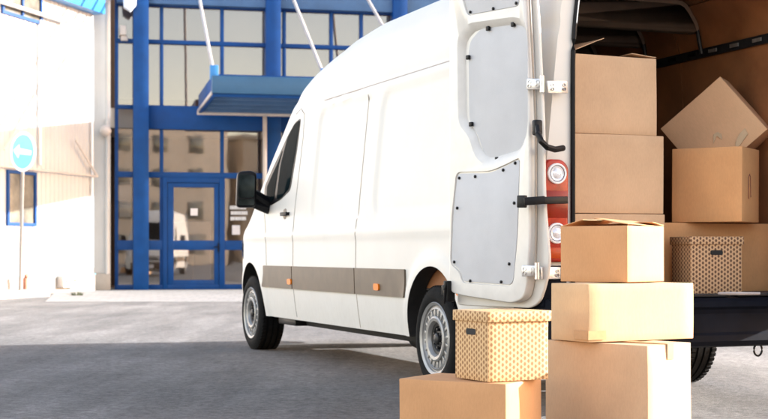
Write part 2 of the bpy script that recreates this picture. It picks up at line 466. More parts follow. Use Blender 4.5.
def line_poly(pts, wd):
    L, Rr = [], []
    for i, p in enumerate(pts):
        a = Vector(pts[max(0, i - 1)]); b = Vector(pts[min(len(pts) - 1, i + 1)]); d = (b - a).normalized(); nrm = Vector((-d.y, d.x)) * wd / 2
        L.append(tuple(Vector(p) + nrm)); Rr.append(tuple(Vector(p) - nrm))
    return L + Rr[::-1]
# side moulding strip in three lengths
ZS0, ZS1 = .600, .795
BY = side(293, 275)[0]   # front door's rear seam
SY = side(356, 285)[0]
for y0, y1 in ((RAX + .47, SY - .008), (SY + .008, BY - .01), (BY + .01, FAX - .46)):
    patch('side_moulding', round_poly([(y0, ZS0), (y1, ZS0), (y1, ZS1), (y0, ZS1)], .015, 3), 'trim', .014, both=True, thick=.02)
patch('side_moulding', round_poly([(.1, ZS0), (RAX - .47, ZS0), (RAX - .47, ZS1), (.1, ZS1)], .015, 3), 'trim', .014, both=True, thick=.02)
# panel seams
def seam(pts, wd=.009, mat='gap', off=.0015): patch('panel_seam', line_poly(pts, wd), mat, off, both=True, step=.05, thick=.004)
seam([(BY, .36), (BY, 1.2), (BY - .05, 1.9), (BY - .02, 2.10)])
seam([(BY - .02, 2.10), (BY + .12, 2.16), (BY + .24, 2.12)], .008)
seam([(SY, .345), (SY, 2.16)], .010, 'gaplight')
seam([(.3, 2.165), (4.0, 2.165)], .010, 'gaplight')
seam([(5.28, .8), (5.31, 1.1), (5.42, 1.30)], .008, 'gap')
# marker lamps
for yy in (BY + .05, side(379, 290)[0], 1.0):
    mz = (ZS0 + ZS1) / 2 - .035
    patch('marker_lamp', round_poly([(yy - .05, mz - .024), (yy + .05, mz - .024), (yy + .05, mz + .024), (yy - .05, mz + .024)], .022), 'orange', .026, both=True, thick=.014)
# front side window with surround
WPX = [(301, 117.5), (294, 123), (286, 137), (276, 160), (264, 187), (264, 200), (270, 206), (281, 199.5), (290.5, 190), (297, 150)]
WIN = [side(*p) for p in WPX]
patch('side_window', round_poly(WIN, .05, 4), 'black', .003, both=True)
W2 = [side(*p) for p in ((300.2, 119.5), (294.5, 124), (287, 137), (280.5, 165), (277, 199.5), (281.5, 197.5), (289.5, 188.5), (296, 150))]
patch('side_window', round_poly(W2, .04, 4), 'glassdark', .006, both=True)
W3 = [side(*p) for p in ((282, 150), (277.5, 163), (267, 187), (267, 201), (272, 202), (274.5, 198), (278.5, 165))]
patch('quarter_window', round_poly(W3, .02, 4), 'glassdark', .006, both=True)
# windscreen, grille, lights at the front (out of the photo's view but on the van)
def top_z(y): return sinterp(TOP, y, .06)
bm = BM(); rows = []
for i in range(13):
    y = 4.98 + i * .06; row = []
    for k in range(15):
        t = k / 14 * 2 - 1; x = t * (sx(y, top_z(y) - .2) - .17)
        xe = sx(y, top_z(y) - interp(SHO, y)); x1 = xe - interp(SHO, y) * 1.1
        tt = 1 - min(1, abs(x) / max(.01, x1)); zz = (top_z(y) - .02) + .02 * (1 - (1 - tt) ** 2)
        row.append(bm.verts.new((x, y, zz + .008)))
    rows.append(row)
for a, b in zip(rows, rows[1:]):
    for k in range(14): bm.faces.new((a[k], a[k + 1], b[k + 1], b[k]))
obj('windscreen', bm, 'glassdark', van)
bm = BM(); box(bm, -.42, .42, 6.755, 6.80, .62, .80, 0, .02); obj('grille', bm, 'black', van)
bm = BM(); box(bm, -.68, .68, 6.70, 6.83, .30, .56, 0, .04); obj('front_bumper', bm, 'trim', van)
bm = BM(); box(bm, -.26, .26, 6.83, 6.84, .36, .47, 0, .002); obj('number_plate', bm, 'signwhite', van)
for s in (-1, 1):
    patch_y = [(6.28, .86), (6.50, .84), (6.66, .80), (6.60, .98), (6.42, 1.07), (6.30, 1.02)]
    bm = BM(); vs = []
    f = bm.faces.new([bm.verts.new((s * (sx(y, z) + .012), y, z)) for y, z in patch_y])
    obj('headlight', bm, 'lens', van)
# sill / underbody
bm = BM(); box(bm, -.80, .80, 2.2, FAX - .5, .27, .34, 0, .02); box(bm, -.35, .35, 1.8, 6.2, .22, .30, 0, .02)
obj('underbody', bm, 'under', van)
bm = BM(); tube(bm, [(-.1, .9, .24), (-.45, .9, .26), (-.5, 2.6, .27), (-.5, 3.0, .27)], .035); tube(bm, [(-.5, 2.2, .27), (-.5, 2.9, .27)], .09, 14)
obj('exhaust', bm, 'hubgrey', van)
bm = BM(); box(bm, -.90, -.72, 4.72, 5.22, .27, .335, 0, .01); obj('entry_step', bm, 'black', van)
for s in (-1, 1):   # mud flap behind the rear wheels
    bm = BM(); box(bm, .58 if s > 0 else -.62, .62 if s > 0 else -.58, RAX - .44, RAX + .44, .36, .8, 0, 0); obj('arch_liner', bm, 'arch', van)

# wheels
def make_wheel():
    w = thing('wheel', None, None); 
    for k in ('label', 'category'):
        if k in w: del w[k]
    W, Ro = .1175, .347
    bm = BM()
    prof = [(W * .80, .215), (W * .98, .238), (W * 1.06, .275), (W * 1.0, .315), (W * .86, .340), (W * .62, Ro)]
    for g in (.45, .0, -.45):
        prof += [(W * (g + .07), Ro + .001), (W * (g + .06), Ro - .010), (W * (g - .06), Ro - .010), (W * (g - .07), Ro + .001)]
    prof += [(-W * .62, Ro), (-W * .86, .340), (-W * 1.0, .315), (-W * 1.06, .275), (-W * .98, .238), (-W * .80, .215)]
    lathe(bm, prof, 96)
    # tread notches on the shoulders
    for k in range(60):
        t = 2 * math.pi * k / 60
        for s in (-1, 1):
            mt = Matrix.Rotation(t, 4, 'X')
            box(bm, s * W * .70 - .017, s * W * .70 + .017, -.011, .011, Ro - .008, Ro + .0035, 0, 0, mt)
    ty = obj('tyre', bm, 'rubber', w, 30)
    bm = BM()   # rim barrel and lip
    lathe(bm, [(-.100, .150), (-.104, .228), (-.118, .242), (-.123, .238), (-.114, .220), (-.088, .211), (.08, .19), (.09, .205)], 64)
    # cover: outer ring, inner ring, spokes between the slots
    lathe(bm, [(-.090, .212), (-.106, .208), (-.111, .196), (-.102, .188), (-.090, .186)], 64)
    lathe(bm, [(-.095, .150), (-.116, .148), (-.122, .137), (-.118, .118), (-.104, .108), (-.094, .104)], 64)
    for k in range(20):
        mt = Matrix.Rotation(2 * math.pi * k / 20, 4, 'X')
        box(bm, -.109, -.090, -.0095, .0095, .144, .194, 0, .003, mt)
    obj('rim', bm, 'rim', w, 35)
    bm = BM()
    lathe(bm, [(-.086, .112), (-.086, .212)], 48); lathe(bm, [(-.096, .112), (-.092, .085), (-.080, .075), (-.086, .040), (-.108, .036), (-.114, .028), (-.116, .001)], 40)
    for k in range(6):
        t = 2 * math.pi * k / 6
        lathe(bm, [(-.084, .011), (-.102, .010), (-.104, .001)], 8, 'x', 0, (0, math.cos(t) * .060, math.sin(t) * .060))
    obj('hub', bm, 'hubgrey', w, 35)
    return w
wheel0 = make_wheel()
first = True
for ax in (RAX, FAX):
    for s in (-1, 1):
        if first: wobj = wheel0; first = False
        else:
            wobj = wheel0.copy(); C.objects.link(wobj)
            for ch in list(wheel0.children):
                c = ch.copy(); C.objects.link(c); c.parent = wobj
        wobj.parent = van; wobj.location = (s * .868, ax, .345)
        wobj.rotation_euler = (R(random.uniform(0, 90)), 0, 0 if s < 0 else math.pi)
for ax in (RAX, FAX): bm = BM(); tube(bm, [(-.75, ax, .345), (.75, ax, .345)], .055, 12); obj('axle', bm, 'under', van)

# door handle, side latch, mirror
hy, hz = side(286.5, 214)
bm = BM(); X = -sx(hy, hz)
box(bm, X - .035, X - .018, hy - .09, hy + .09, hz - .016, hz + .016, 0, .006); box(bm, X - .02, X + .01, hy - .085, hy - .06, hz - .014, hz + .014); box(bm, X - .02, X + .01, hy + .06, hy + .085, hz - .014, hz + .014)
obj('door_handle', bm, 'black', van)
bm = BM(); lathe(bm, [(X - .006, .001), (X - .006, .045), (X + .004, .05)], 20, 'x', 0, (0, hy + .04, hz)); obj('handle_cup', bm, 'gaplight', van)
mir = bpy.data.objects.new('wing_mirror', None)
bm = BM()
mzc = EYE + (HZ - 188.5) * 12.25 / F
t = BM(); prism(t, round_poly([(-.105, -.165), (.105, -.165), (.11, .15), (.06, .175), (-.09, .165)], .05, 5), -.055, .06, 0, .022)
merge(bm, t, 0, Matrix.Translation((-1.20, 5.24, mzc)) @ Matrix.Rotation(R(-12), 4, 'Z') @ Matrix.Diagonal((.86, 1, .98, 1)))
wm = obj('wing_mirror', bm, 'black', van)
bm = BM(); t = BM(); prism(t, round_poly([(-.085, -.075), (.085, -.075), (.09, .13), (-.075, .14)], .03, 4), -.062, -.057)
prism(t, round_poly([(-.085, -.145), (.085, -.145), (.085, -.088), (-.085, -.088)], .02, 4), -.062, -.057)
merge(bm, t, 0, Matrix.Translation((-1.20, 5.24, mzc)) @ Matrix.Rotation(R(-12), 4, 'Z') @ Matrix.Diagonal((.86, 1, .98, 1)))
N = NT('mirror_glass'); N.set(Base_Color=(.10, .16, .19), Roughness=.03, Metallic=.9); N.l(N.ramp(N.noise(9, 2, .5, N.coord()), [(.3, (.015, .025, .03)), (.7, (.05, .07, .085))]), N.b.inputs['Base Color'])
M['mirror'] = N.m
obj('mirror_glass', bm, 'mirror', wm)
bm = BM()
tube(bm, [(-1.16, 5.24, mzc - .02), (-1.04, 5.27, mzc - .09), (-.955, 5.29, mzc - .13)], [.05, .055, .065], 10)
tube(bm, [(-1.16, 5.24, mzc - .12), (-1.04, 5.27, mzc - .15), (-.95, 5.29, mzc - .17)], [.03, .045, .055], 10)
obj('mirror_arm', bm, 'black', wm)
bm = BM(); t = BM(); prism(t, round_poly([(-.10, -.15), (.10, -.15), (.10, .15), (-.08, .17)], .05, 4), -.055, .06, 0, .02)
merge(bm, t, 0, Matrix.Translation((1.255, 5.22, mzc)) @ Matrix.Rotation(R(12), 4, 'Z')); tube(bm, [(1.16, 5.24, mzc - .05), (.94, 5.3, mzc - .15)], [.05, .06], 10)
obj('wing_mirror', bm, 'black', van)

# rear bumper, profile extruded along x
bm = BM()
prof = [(.02, .655), (-.10, .655), (-.175, .648), (-.20, .630), (-.205, .600), (-.185, .585), (-.175, .560), (-.188, .500), (-.192, .455), (-.205, .440), (-.21, .405), (-.195, .380), (-.15, .368), (.02, .37)]
secs = [(-.998, .34), (-.985, .10), (-.93, .01), (-.80, -.0), (.80, .0), (.93, .01), (.985, .10), (.998, .34)]
rings = [[bm.verts.new((x, min(y + dy * (1 if y < 0 else 0.9), y + dy), z)) for y, z in prof] for x, dy in secs]
for a, b in zip(rings, rings[1:]):
    for k in range(len(prof)): bm.faces.new((a[k], a[(k + 1) % len(prof)], b[(k + 1) % len(prof)], b[k]))
bm.faces.new(rings[0]); bm.faces.new(rings[-1][::-1])
bumper = obj('rear_bumper', bm, 'bumper', van, 30)
for s in (-1, 1):
    bm = BM(); t = BM()
    prism(t, round_poly([(-.075, .60), (.075, .60), (.075, .835), (-.02, .835), (-.075, .80)], .02, 3), -.035, .30, 0, .008)
    merge(bm, t, 0, Matrix.Translation((s * .925, 0, 0)) @ Matrix.Scale(-s, 4, (1, 0, 0)))
    obj('bumper_corner', bm, 'bumper', bumper)
for k in range(5):
    bm = BM(); box(bm, -.70 + k * .3, -.46 + k * .3, -.15, -.03, .655, .662, 0, .002); obj('tread_pad', bm, 'black', bumper)
bm = BM(); pts = [(0, 0, .05)] + [(.028 * math.sin(a), 0, .0 - .035 * math.cos(a) + .01) for a in [R(20 * k - 160) for k in range(17)]] + [(0.004, 0, .05)]
lx = 1.09   # towing eye under the bumper
ey = VR + Vector((0, 0, 0))
tube(bm, [(.36 + p[0], -.12, .345 + p[2] - .012) for p in pts], .006, 6)
obj('towing_eye', bm, 'black', bumper)

# tail lamps on the rear pillars
def tail(s):
    bm = BM()
    poly = round_poly([(-.085, .855), (.075, .855), (.080, 1.385), (.040, 1.425), (-.060, 1.425), (-.088, 1.30)], [.02, .02, .03, .03, .03, .1], 4)
    t = BM(); prism(t, poly, -.030, .10, 0, .012)
    merge(bm, t, 0, Matrix.Translation((s * .915, 0, 0)) @ Matrix.Scale(-s, 4, (1, 0, 0)))
    tl = obj('tail_lamp', bm, 'red', van)
    for z0, z1, m in ((.875, .935, 'amber'), (1.10, 1.25, 'darkred')):
        b = BM(); box(b, s * .915 - .07, s * .915 + .07, -.034, -.029, z0, z1, 0, .002); obj('lens_band', b, m, tl)
    for zc in (1.345, 1.015):
        b = BM(); lathe(b, [(-.02, .058), (-.044, .057), (-.047, .050), (-.042, .046)], 32, 'y', 0, (s * .915, 0, zc)); obj('lamp_ring', b, 'signwhite', tl)
        b = BM(); lathe(b, [(-.034, .047), (-.044, .040), (-.040, .030), (-.046, .022), (-.050, .012), (-.051, .001)], 28, 'y', 0, (s * .915, 0, zc)); obj('reversing_lamp', b, 'lens', tl)
    return tl
for s in (-1, 1): tail(s)
# rubber seal round the opening
bm = BM()
sp = round_poly([(-.80, .70), (-.80, 2.1), (-.745, 2.52), (.745, 2.52), (.80, 2.1), (.80, .70)], [.01, .3, .15, .15, .3, .01], 6)
tube(bm, [(x, -.010, z) for x, z in sp], .014, 8); obj('door_seal', bm, 'black', van)

# cargo room
bm = BM(); box(bm, -.895, .895, .0, 3.71, .657, .668); obj('cargo_floor', bm, 'cargofloor', van)
for s in (-1, 1):
    bm = BM()
    for y0, y1 in ((.10, 1.385), (1.395, 2.72), (2.73, 3.68)):
        t = BM(); poly = [(.885, .67), (.885, 1.5), (.832, 2.27), (.768, 2.46), (.70, 2.56), (.707, 2.565), (.776, 2.465), (.84, 2.275), (.893, 1.5), (.893, .67)]
        prism(t, [(x * s, z) for x, z in poly], y0, y1); merge(bm, t)
    obj('plywood_lining', bm, 'wood', van)
    bm = BM(); xx = s * .818
    box(bm, xx - .012, xx + .012, .11, 3.68, 2.225, 2.285, 0, .004)
    rl = obj('lashing_rail', bm, 'railm', van)
    for k in range(14):
        y = .25 + k * .24
        b = BM(); box(b, xx - s * .0145 - .003, xx - s * .0145 + .003, y - .045, y + .045, 2.245, 2.268, 0, 0); obj('rail_slot', b, 'steel' if k < 4 else 'black', rl)
bm = BM(); box(bm, -.84, .84, 3.685, 3.715, .67, 2.2); box(bm, -.70, .70, 3.686, 3.714, 2.2, 2.40); obj('bulkhead', bm, 'wood', van)
for y in (1.09, 1.76, 2.43, 3.10):
    bm = BM()
    arc = round_poly([(-.775, 2.40), (-.755, 2.46), (-.66, 2.595), (.66, 2.595), (.755, 2.46), (.775, 2.40)], .06, 3)
    L = []
    for i, (x, z) in enumerate(arc):
        nx, nz = -x * .9, -(z - 1.6); q = math.hypot(nx, nz); L.append((x + nx / q * .03, z + nz / q * .03))
    prism(bm, list(arc) + L[::-1], y - .02, y + .02, 0, 0); obj('roof_bow', bm, 'rib', van)
    bm = BM(); tube(bm, [(.765, y, 2.41), (.80, y, 2.25)], .014, 8); obj('bow_post', bm, 'railm', van)

# rear doors -------------------------------------------------------
D0 = Vector((.805, 7.60)); DANG = R(123); de = Vector((math.cos(DANG), math.sin(DANG)))
def dp(px, py):
    a = (px - 384) / F; u = (D0.x - D0.y * a) / (-de.x + de.y * a); Z = D0.y + de.y * u
    return u, EYE + (HZ - py) * Z / F
def make_door(s, loc, ang):
    """x from hinge to free edge, y=0 the inner face, thickness away"""
    def bm_prism(poly, y0, y1, bev=0):
        b = BM(); prism(b, poly, s * y0, s * y1, 0, bev); return b
    zt = 2.66
    uo = dp(449, 150)[0]
    inner = [dp(449, 292), dp(463, 296), dp(512, 303.5), dp(524, 298), dp(527, 280), dp(529, 240), (.015, 1.6), (.055, 2.2), (.085, 2.5), (.12, zt - .05), (uo, zt - .05)]
    inner = round_poly(inner, [.05, .05, .1, .12, .05, .05, .3, .2, .1, .05, .08], 5)
    d = obj('rear_door', bm_prism(inner, -.062, 0, .010), ['door_white'], van, 30)
    if s < 0: inner = round_poly([(-.02, dp(520, 300)[1]), (-.02, zt), (uo, zt), (uo, dp(449, 292)[1])], .04, 4); bpy.data.objects.remove(d); d = obj('rear_door', bm_prism(inner, -.062, 0, .010), ['door_white'], van, 30)  # unseen right door, hinge edge shaped straight to keep sun off the load
    rec = [dp(457, 44), dp(459, 34), dp(468, 23), dp(514, 16.5), dp(525, 20), dp(528, 36), dp(528, 134), dp(520, 156), dp(485, 166), dp(474, 156), dp(469, 137), dp(458, 124)]
    rec = round_poly(rec, [.05, .05, .06, .05, .05, .08, .12, .06, .08, .08, .08, .1], 5)
    low = [dp(456, 172), dp(490, 171), dp(504, 165), dp(520, 157), dp(518, 235), dp(513, 287), dp(462, 283), dp(459, 272), dp(450, 264), dp(451.5, 215)]
    low = round_poly(low, [.04, .08, .08, .03, .1, .05, .03, .05, .03, .05], 5)
    top = [dp(467, 16), dp(520, 6), (.13, 2.47), (uo - .10, 2.47)]
    top = round_poly(top, .04, 5)
    def cutter(poly, depth, inset=.0):
        # sloped pocket: wider at the face
        b = BM(); n = len(poly); cx = sum(p[0] for p in poly) / n; cz = sum(p[1] for p in poly) / n
        def sc(k, y): return [b.verts.new((cx + (x - cx) * k, y, cz + (z - cz) * k)) for x, z in poly]
        a0 = sc(1.01, s * .02); a1 = sc(1.0, 0); a2 = sc(1 - inset * 6, -s * depth * .45); a3 = sc(1 - inset * 9, -s * depth)
        for p, q in ((a0, a1), (a1, a2), (a2, a3)):
            for i in range(n): b.faces.new((p[i], p[(i + 1) % n], q[(i + 1) % n], q[i]))
        b.faces.new(a0); b.faces.new(a3[::-1])
        return obj('cut', b, 'door_white', van)
    cuts = [cutter(rec, .040, .012), cutter(low, .010, .001), cutter(top, .012, .002)]
    boolean(d, cuts); smooth(d.data, 30)
    # outer skin, a little larger than the inner frame
    sk = [(uo + .008, dp(449, 305)[1]), dp(457, 306), dp(521, 308.5), dp(530, 303), dp(536, 285), dp(540, 262), (-.028, 1.2), (-.026, 1.6), (.02, 2.2), (.06, 2.5), (.10, zt), (uo + .008, zt)]
    if s < 0: sk = [(uo + .008, dp(449, 305)[1]), (-.045, dp(530, 303)[1]), (-.045, zt), (uo + .008, zt)]
    b = BM(); prism(b, round_poly(sk, [.02, .02, .08, .08, .06, .06, .2, .3, .2, .1, .05, .05] if s > 0 else .03, 5), -s * .088, -s * .0635, 0, .010)
    obj('door_skin', b, 'white', d, 30)
    # hinge-side jamb of the door
    b = BM(); tube(b, [(-.004 + (0 if z < 1.6 else (z - 1.6) * .075), -s * .03, z) for z in (.80, 1.2, 1.6, 2.0, 2.4)], .006, 8)
    obj('edge_seal', b, 'gaplight', d)
    def shrink(poly, k):
        n = len(poly); cx = sum(p[0] for p in poly) / n; cz = sum(p[1] for p in poly) / n
        out = []
        for x, z in poly:
            dx, dz = x - cx, z - cz; q = math.hypot(dx, dz); out.append((cx + dx * (q - k) / q, cz + dz * (q - k) / q))
        return out
    wp = [dp(464, 50), dp(466, 40), dp(477, 27), dp(515, 20.5), dp(523, 26), dp(525.5, 40), dp(525.5, 132), dp(517, 151), dp(488, 161), dp(479, 153), dp(474, 135), dp(464.5, 122)]
    wp = round_poly(wp, [.05, .05, .06, .05, .05, .08, .12, .06, .08, .08, .08, .1], 5)
    for poly, y0 in ((wp, -.033), (shrink(low, .012), -.004), (shrink(top, .014), -.006)):
        obj('trim_board', bm_prism(poly, y0 - .006, y0, .002), 'panel', d)
    b = BM(); uu = [(p[0], p[1]) for p in rec]
    tube(b, [(x, -s * .036, z) for x, z in shrink(rec, .035)] , .004, 6); b.free()
    for px, py, y in ((485, 28, -.03), (510, 24, -.03), (465, 57, -.03), (468, 124, -.03), (494, 159, -.03)):
        u, z = dp(px, py); b = BM(); box(b, u - .014, u + .014, min(s * y, s * (y + .016)), max(s * y, s * (y + .016)), z - .013, z + .013, 0, .004); obj('retaining_clip', b, 'black', d)
    for px, py in ((459, 178), (475, 176.5), (503, 170), (515, 163), (457, 208), (514, 203), (454, 262), (470, 281), (501, 282), (509, 264), (470, 12), (493, 8.5), (516, 3)):
        u, z = dp(px, py); b = BM(); lathe(b, [(s * -.004, .009), (s * .003, .009), (s * .005, .006), (s * .005, .0005)], 12, 'y', 0, (u, 0, z)); obj('trim_clip', b, 'black', d)
    # latch at the lower free corner, hinges at the hinge side
    u, z = dp(448, 290); b = BM()
    box(b, u - .035, u + .01, -.03, .03, z - .07, z + .055, 0, .008); box(b, u - .012, u + .02, -.02, .035, z - .03, z + .03, 0, .005)
    tube(b, [(u - .02, s * .03, z + .05), (u - .02, s * .035, z), (u - .005, s * .03, z - .08)], .009, 8)
    obj('door_latch', b, 'black', d)
    d.matrix_local = Matrix.Identity(4)
    m = van_mat.inverted() @ Matrix.Translation(loc) @ Matrix.Rotation(ang, 4, 'Z')
    d.matrix_local = m
    return d
van_mat = Matrix.Translation(VR) @ Matrix.Rotation(VA, 4, 'Z')
ldoor = make_door(1, (D0.x, D0.y, 0), DANG)
hr = van_mat @ Vector((.87, -.03, 0))
rdoor = make_door(-1, (hr.x, hr.y, 0), R(-78))
# hinges, check strap and loop at the left pillar (van space)
def wl(px, py, Z):      # photo pixel at a depth -> van space
    return van_mat.inverted() @ Vector(((px - 384) * Z / F, Z, EYE + (HZ - py) * Z / F))
for (xa, ya, xb, yb) in ((527, 84, 567, 87), (522, 271, 560, 273)):
    bm = BM(); a = wl(xa + 9, ya, 7.60); b = wl(xb - 6, yb, 7.68)
    for (p, q, hw_) in ((wl(xa, ya, 7.615), wl(xa + 14, ya, 7.585), .030), (wl(xb - 20, yb, 7.60), wl(xb, yb, 7.69), .034)):
        d = (q - p); L = d.length; mt = Matrix.Translation((p + q) / 2) @ d.to_track_quat('X', 'Z').to_matrix().to_4x4()
        box(bm, -L / 2, L / 2, -.007, .007, -hw_, hw_, 0, .003, mt)
        for k in (-.3, .3):
            t = BM(); lathe(t, [(-.012, .010), (.016, .009), (.017, .001)], 6, 'y'); merge(bm, t, 0, mt @ Matrix.Translation((k * L, 0, .010)) )
            t = BM(); lathe(t, [(-.016, .010), (.012, .009)], 6, 'y'); merge(bm, t, 0, mt @ Matrix.Translation((k * L, 0, -.012)))
    c = (wl(xa + 15, ya, 7.575)); tube(bm, [c + Vector((0, 0, -.045)), c + Vector((0, 0, .045))], .013, 12)
    obj('door_hinge', bm, 'steel', van)
bm = BM()
pts = [wl(538, 126, 7.55), wl(538, 133, 7.53), wl(541, 141, 7.51), wl(547, 147, 7.52), wl(555, 149.5, 7.56), wl(563, 148, 7.63)]
tube(bm, pts, .017, 10); c = wl(538, 127, 7.56); box(bm, c.x - .025, c.x + .025, c.y - .01, c.y + .03, c.z - .045, c.z + .04, 0, .01)
obj('door_stop', bm, 'black', van)
bm = BM()
for (p, q, hh) in ((wl(518, 201.5, 7.58), wl(526, 201.5, 7.54), .034), (wl(524, 201.5, 7.53), wl(545, 200, 7.54), .022), (wl(543, 200.5, 7.535), wl(567, 200, 7.62), .020)):
    d = (q - p); L = d.length; mt = Matrix.Translation((p + q) / 2) @ d.to_track_quat('X', 'Z').to_matrix().to_4x4()
    box(bm, -L / 2, L / 2, -.012, .012, -hh, hh, 0, .005, mt)
obj('check_strap', bm, 'black', van)

# ================================================================== BOXES
def corner_box(cpx, Z, phi, lpx=None, rpx=None, L=None, W=None):
    ph = R(phi); c = Vector(((cpx - 384) * Z / F, Z)); r = Vector((math.cos(ph), math.sin(ph))); l = Vector((-math.sin(ph), math.cos(ph)))
    if L is None: a = (lpx - 384) / F; L = (c.x - a * Z) / (-l.x + a * l.y)
    if W is None: b = (rpx - 384) / F; W = (b * Z - c.x) / (r.x - b * r.y)
    return c + r * W / 2 + l * L / 2, W, L, ph
def uvbox(me):
    uv = me.uv_layers.new(name='UVMap')
    for p in me.polygons:
        n = p.normal
        for li in p.loop_indices:
            v = me.vertices[me.loops[li].vertex_index].co
            if abs(n.z) > .8: uv.data[li].uv = (v.x, v.y)
            elif abs(n.x) > abs(n.y): uv.data[li].uv = (v.y + .007, v.z + .004)
            else: uv.data[li].uv = (v.x + .007, v.z + .004)
def soft_box(x0, x1, y0, y1, z0, z1, seed, amp=.004, bev=.0035, sub=7, open_top=False):
    bm = BM(); rnd = random.Random(seed)
    box(bm, x0, x1, y0, y1, z0, z1)
    bevel(bm, bev, 2)
    big = [e for e in bm.edges if e.calc_length() > .08]
    bmesh.ops.subdivide_edges(bm, edges=big, cuts=sub, use_grid_fill=True)
    ph = [rnd.uniform(0, 6) for _ in range(6)]
    cx, cy, cz = (x0 + x1) / 2, (y0 + y1) / 2, (z0 + z1) / 2
    for v in bm.verts:
        p = v.co; tx, ty, tz = (p.x - cx) / (x1 - x0) * 2, (p.y - cy) / (y1 - y0) * 2, (p.z - cz) / (z1 - z0) * 2
        bul = amp * 1.4
        if abs(ty) > .97: p.y += math.copysign(bul * (1 - tx * tx) * (1 - tz * tz), ty) + amp * .35 * math.sin(p.x * 9 + ph[0]) * (1 - tz * tz)
        if abs(tx) > .97: p.x += math.copysign(bul * (1 - ty * ty) * (1 - tz * tz), tx) + amp * .35 * math.sin(p.y * 9 + ph[1]) * (1 - tz * tz)
        if tz > .97: p.z += -amp * .8 * (1 - tx * tx) * (1 - ty * ty) + amp * .3 * math.sin(p.x * 7 + ph[2])
        p.x += amp * .3 * math.sin(p.z * 6 + ph[3]); p.y += amp * .3 * math.sin(p.z * 5 + ph[4])
    return bm
BG = 'plain cardboard boxes at the back of the van'
def carton(label, cpx, Z, phi, z0, z1, lpx=None, rpx=None, L=None, W=None, mat='tan', seed=1, tape=True, flaps=None, along='x', open_top=False):
    c, W, L, ph = corner_box(cpx, Z, phi, lpx, rpx, L, W)
    root = thing('cardboard_box', label, 'box', (c.x, c.y, z0), ph, BG)
    h = z1 - z0
    sb_ = soft_box(-W / 2, W / 2, -L / 2, L / 2, 0, h, seed)
    if open_top:
        bmesh.ops.recalc_face_normals(sb_, faces=sb_.faces)
        bmesh.ops.delete(sb_, geom=[f for f in sb_.faces if f.normal.z > .6 and f.calc_center_median().z > h * .9], context='FACES')
        bmesh.ops.solidify(sb_, geom=sb_.faces[:], thickness=.006)
    b = obj('box_body', sb_, mat, root, 40, recalc=not open_top); uvbox(b.data)
    if tape:
        bm = BM(); e = .0042; tw = .024
        if along == 'x':
            box(bm, -W / 2 - e, W / 2 + e, -tw, tw, h - .001, h + .0035); box(bm, -W / 2 - e - .002, -W / 2 - e + .001, -tw, tw, h - .07, h + .003); box(bm, W / 2 + e - .001, W / 2 + e + .002, -tw, tw, h - .07, h + .003)
        else:
            box(bm, -tw, tw, -L / 2 - e, L / 2 + e, h - .001, h + .0035); box(bm, -tw, tw, -L / 2 - e - .002, -L / 2 - e + .001, h - .07, h + .003); box(bm, -tw, tw, L / 2 + e - .001, L / 2 + e + .002, h - .07, h + .003)
        obj('packing_tape', bm, 'tape', root)
    for (axis, sgn, ang, ln) in (flaps or []):
        bm = BM(); full = (L if axis == 'x' else W) * .99
        box(bm, 0, ln, -full / 2, full / 2, -.002, .002, 0, .0015)
        big = [e2 for e2 in bm.edges if e2.calc_length() > .08]
        bmesh.ops.subdivide_edges(bm, edges=big, cuts=5, use_grid_fill=True)
        for v in bm.verts: v.co.z += .012 * math.sin(v.co.x / ln * 2.0) * (v.co.x / ln) + .004 * math.sin(v.co.y * 11)
        f = obj('flap', bm, mat, root); uvbox(f.data)
        if axis == 'x': f.location = (sgn * W / 2, 0, h + .004); rz = math.pi if sgn > 0 else 0
        else: f.location = (0, sgn * L / 2, h + .004); rz = -math.pi / 2 if sgn > 0 else math.pi / 2
        f.rotation_euler = Euler((0, -R(ang), rz), 'XYZ')
    return root, W, L, h
zR = .476; zS = .757
carton('large plain box on the ground at the bottom of the tallest stack behind the van', 647.4, 6.40, 42, 0, zR, 545, 691, mat='tan3', seed=2, along='y')
sB, sW, sL, sH = carton('wide yellowish box with torn brown tape, second up in the stack outside the van', 588.3, 6.575, 30, zR + .004, zS, 551.2, 693.4, mat='tan2', seed=3, tape=False)
# tape on its corner
bm = BM(); rnd = random.Random(5)
for z0, z1, a, b in ((.012, .055, .20, .10),):
    box(bm, -sW / 2 - .0065, -sW / 2 + b, -sL / 2 - .0085, -sL / 2 - .0060, z0, z1); box(bm, -sW / 2 - .0085, -sW / 2 - .0058, -sL / 2 - .0065, -sL / 2 + a * .5, z0, z1)
obj('packing_tape', bm, 'tape', sB)
dB, dW, dL, dH = carton('small orange-brown box with a half open lid, topmost of the stack standing outside the van', 627.5, 6.80, 52, zS + .004, 1.04, 560.5, 664.0, mat='tan4', seed=4, tape=False,
       flaps=[('y', -1, 6, .19), ('x', 1, 1, .12), ('y', 1, 9, .13)], open_top=True)
carton('plain box on the ground in front, carrying the yellow dotted storage box', 506, 6.15, 60, 0, .322, 399.4, 541.5, mat='tan4', seed=6, tape=False)
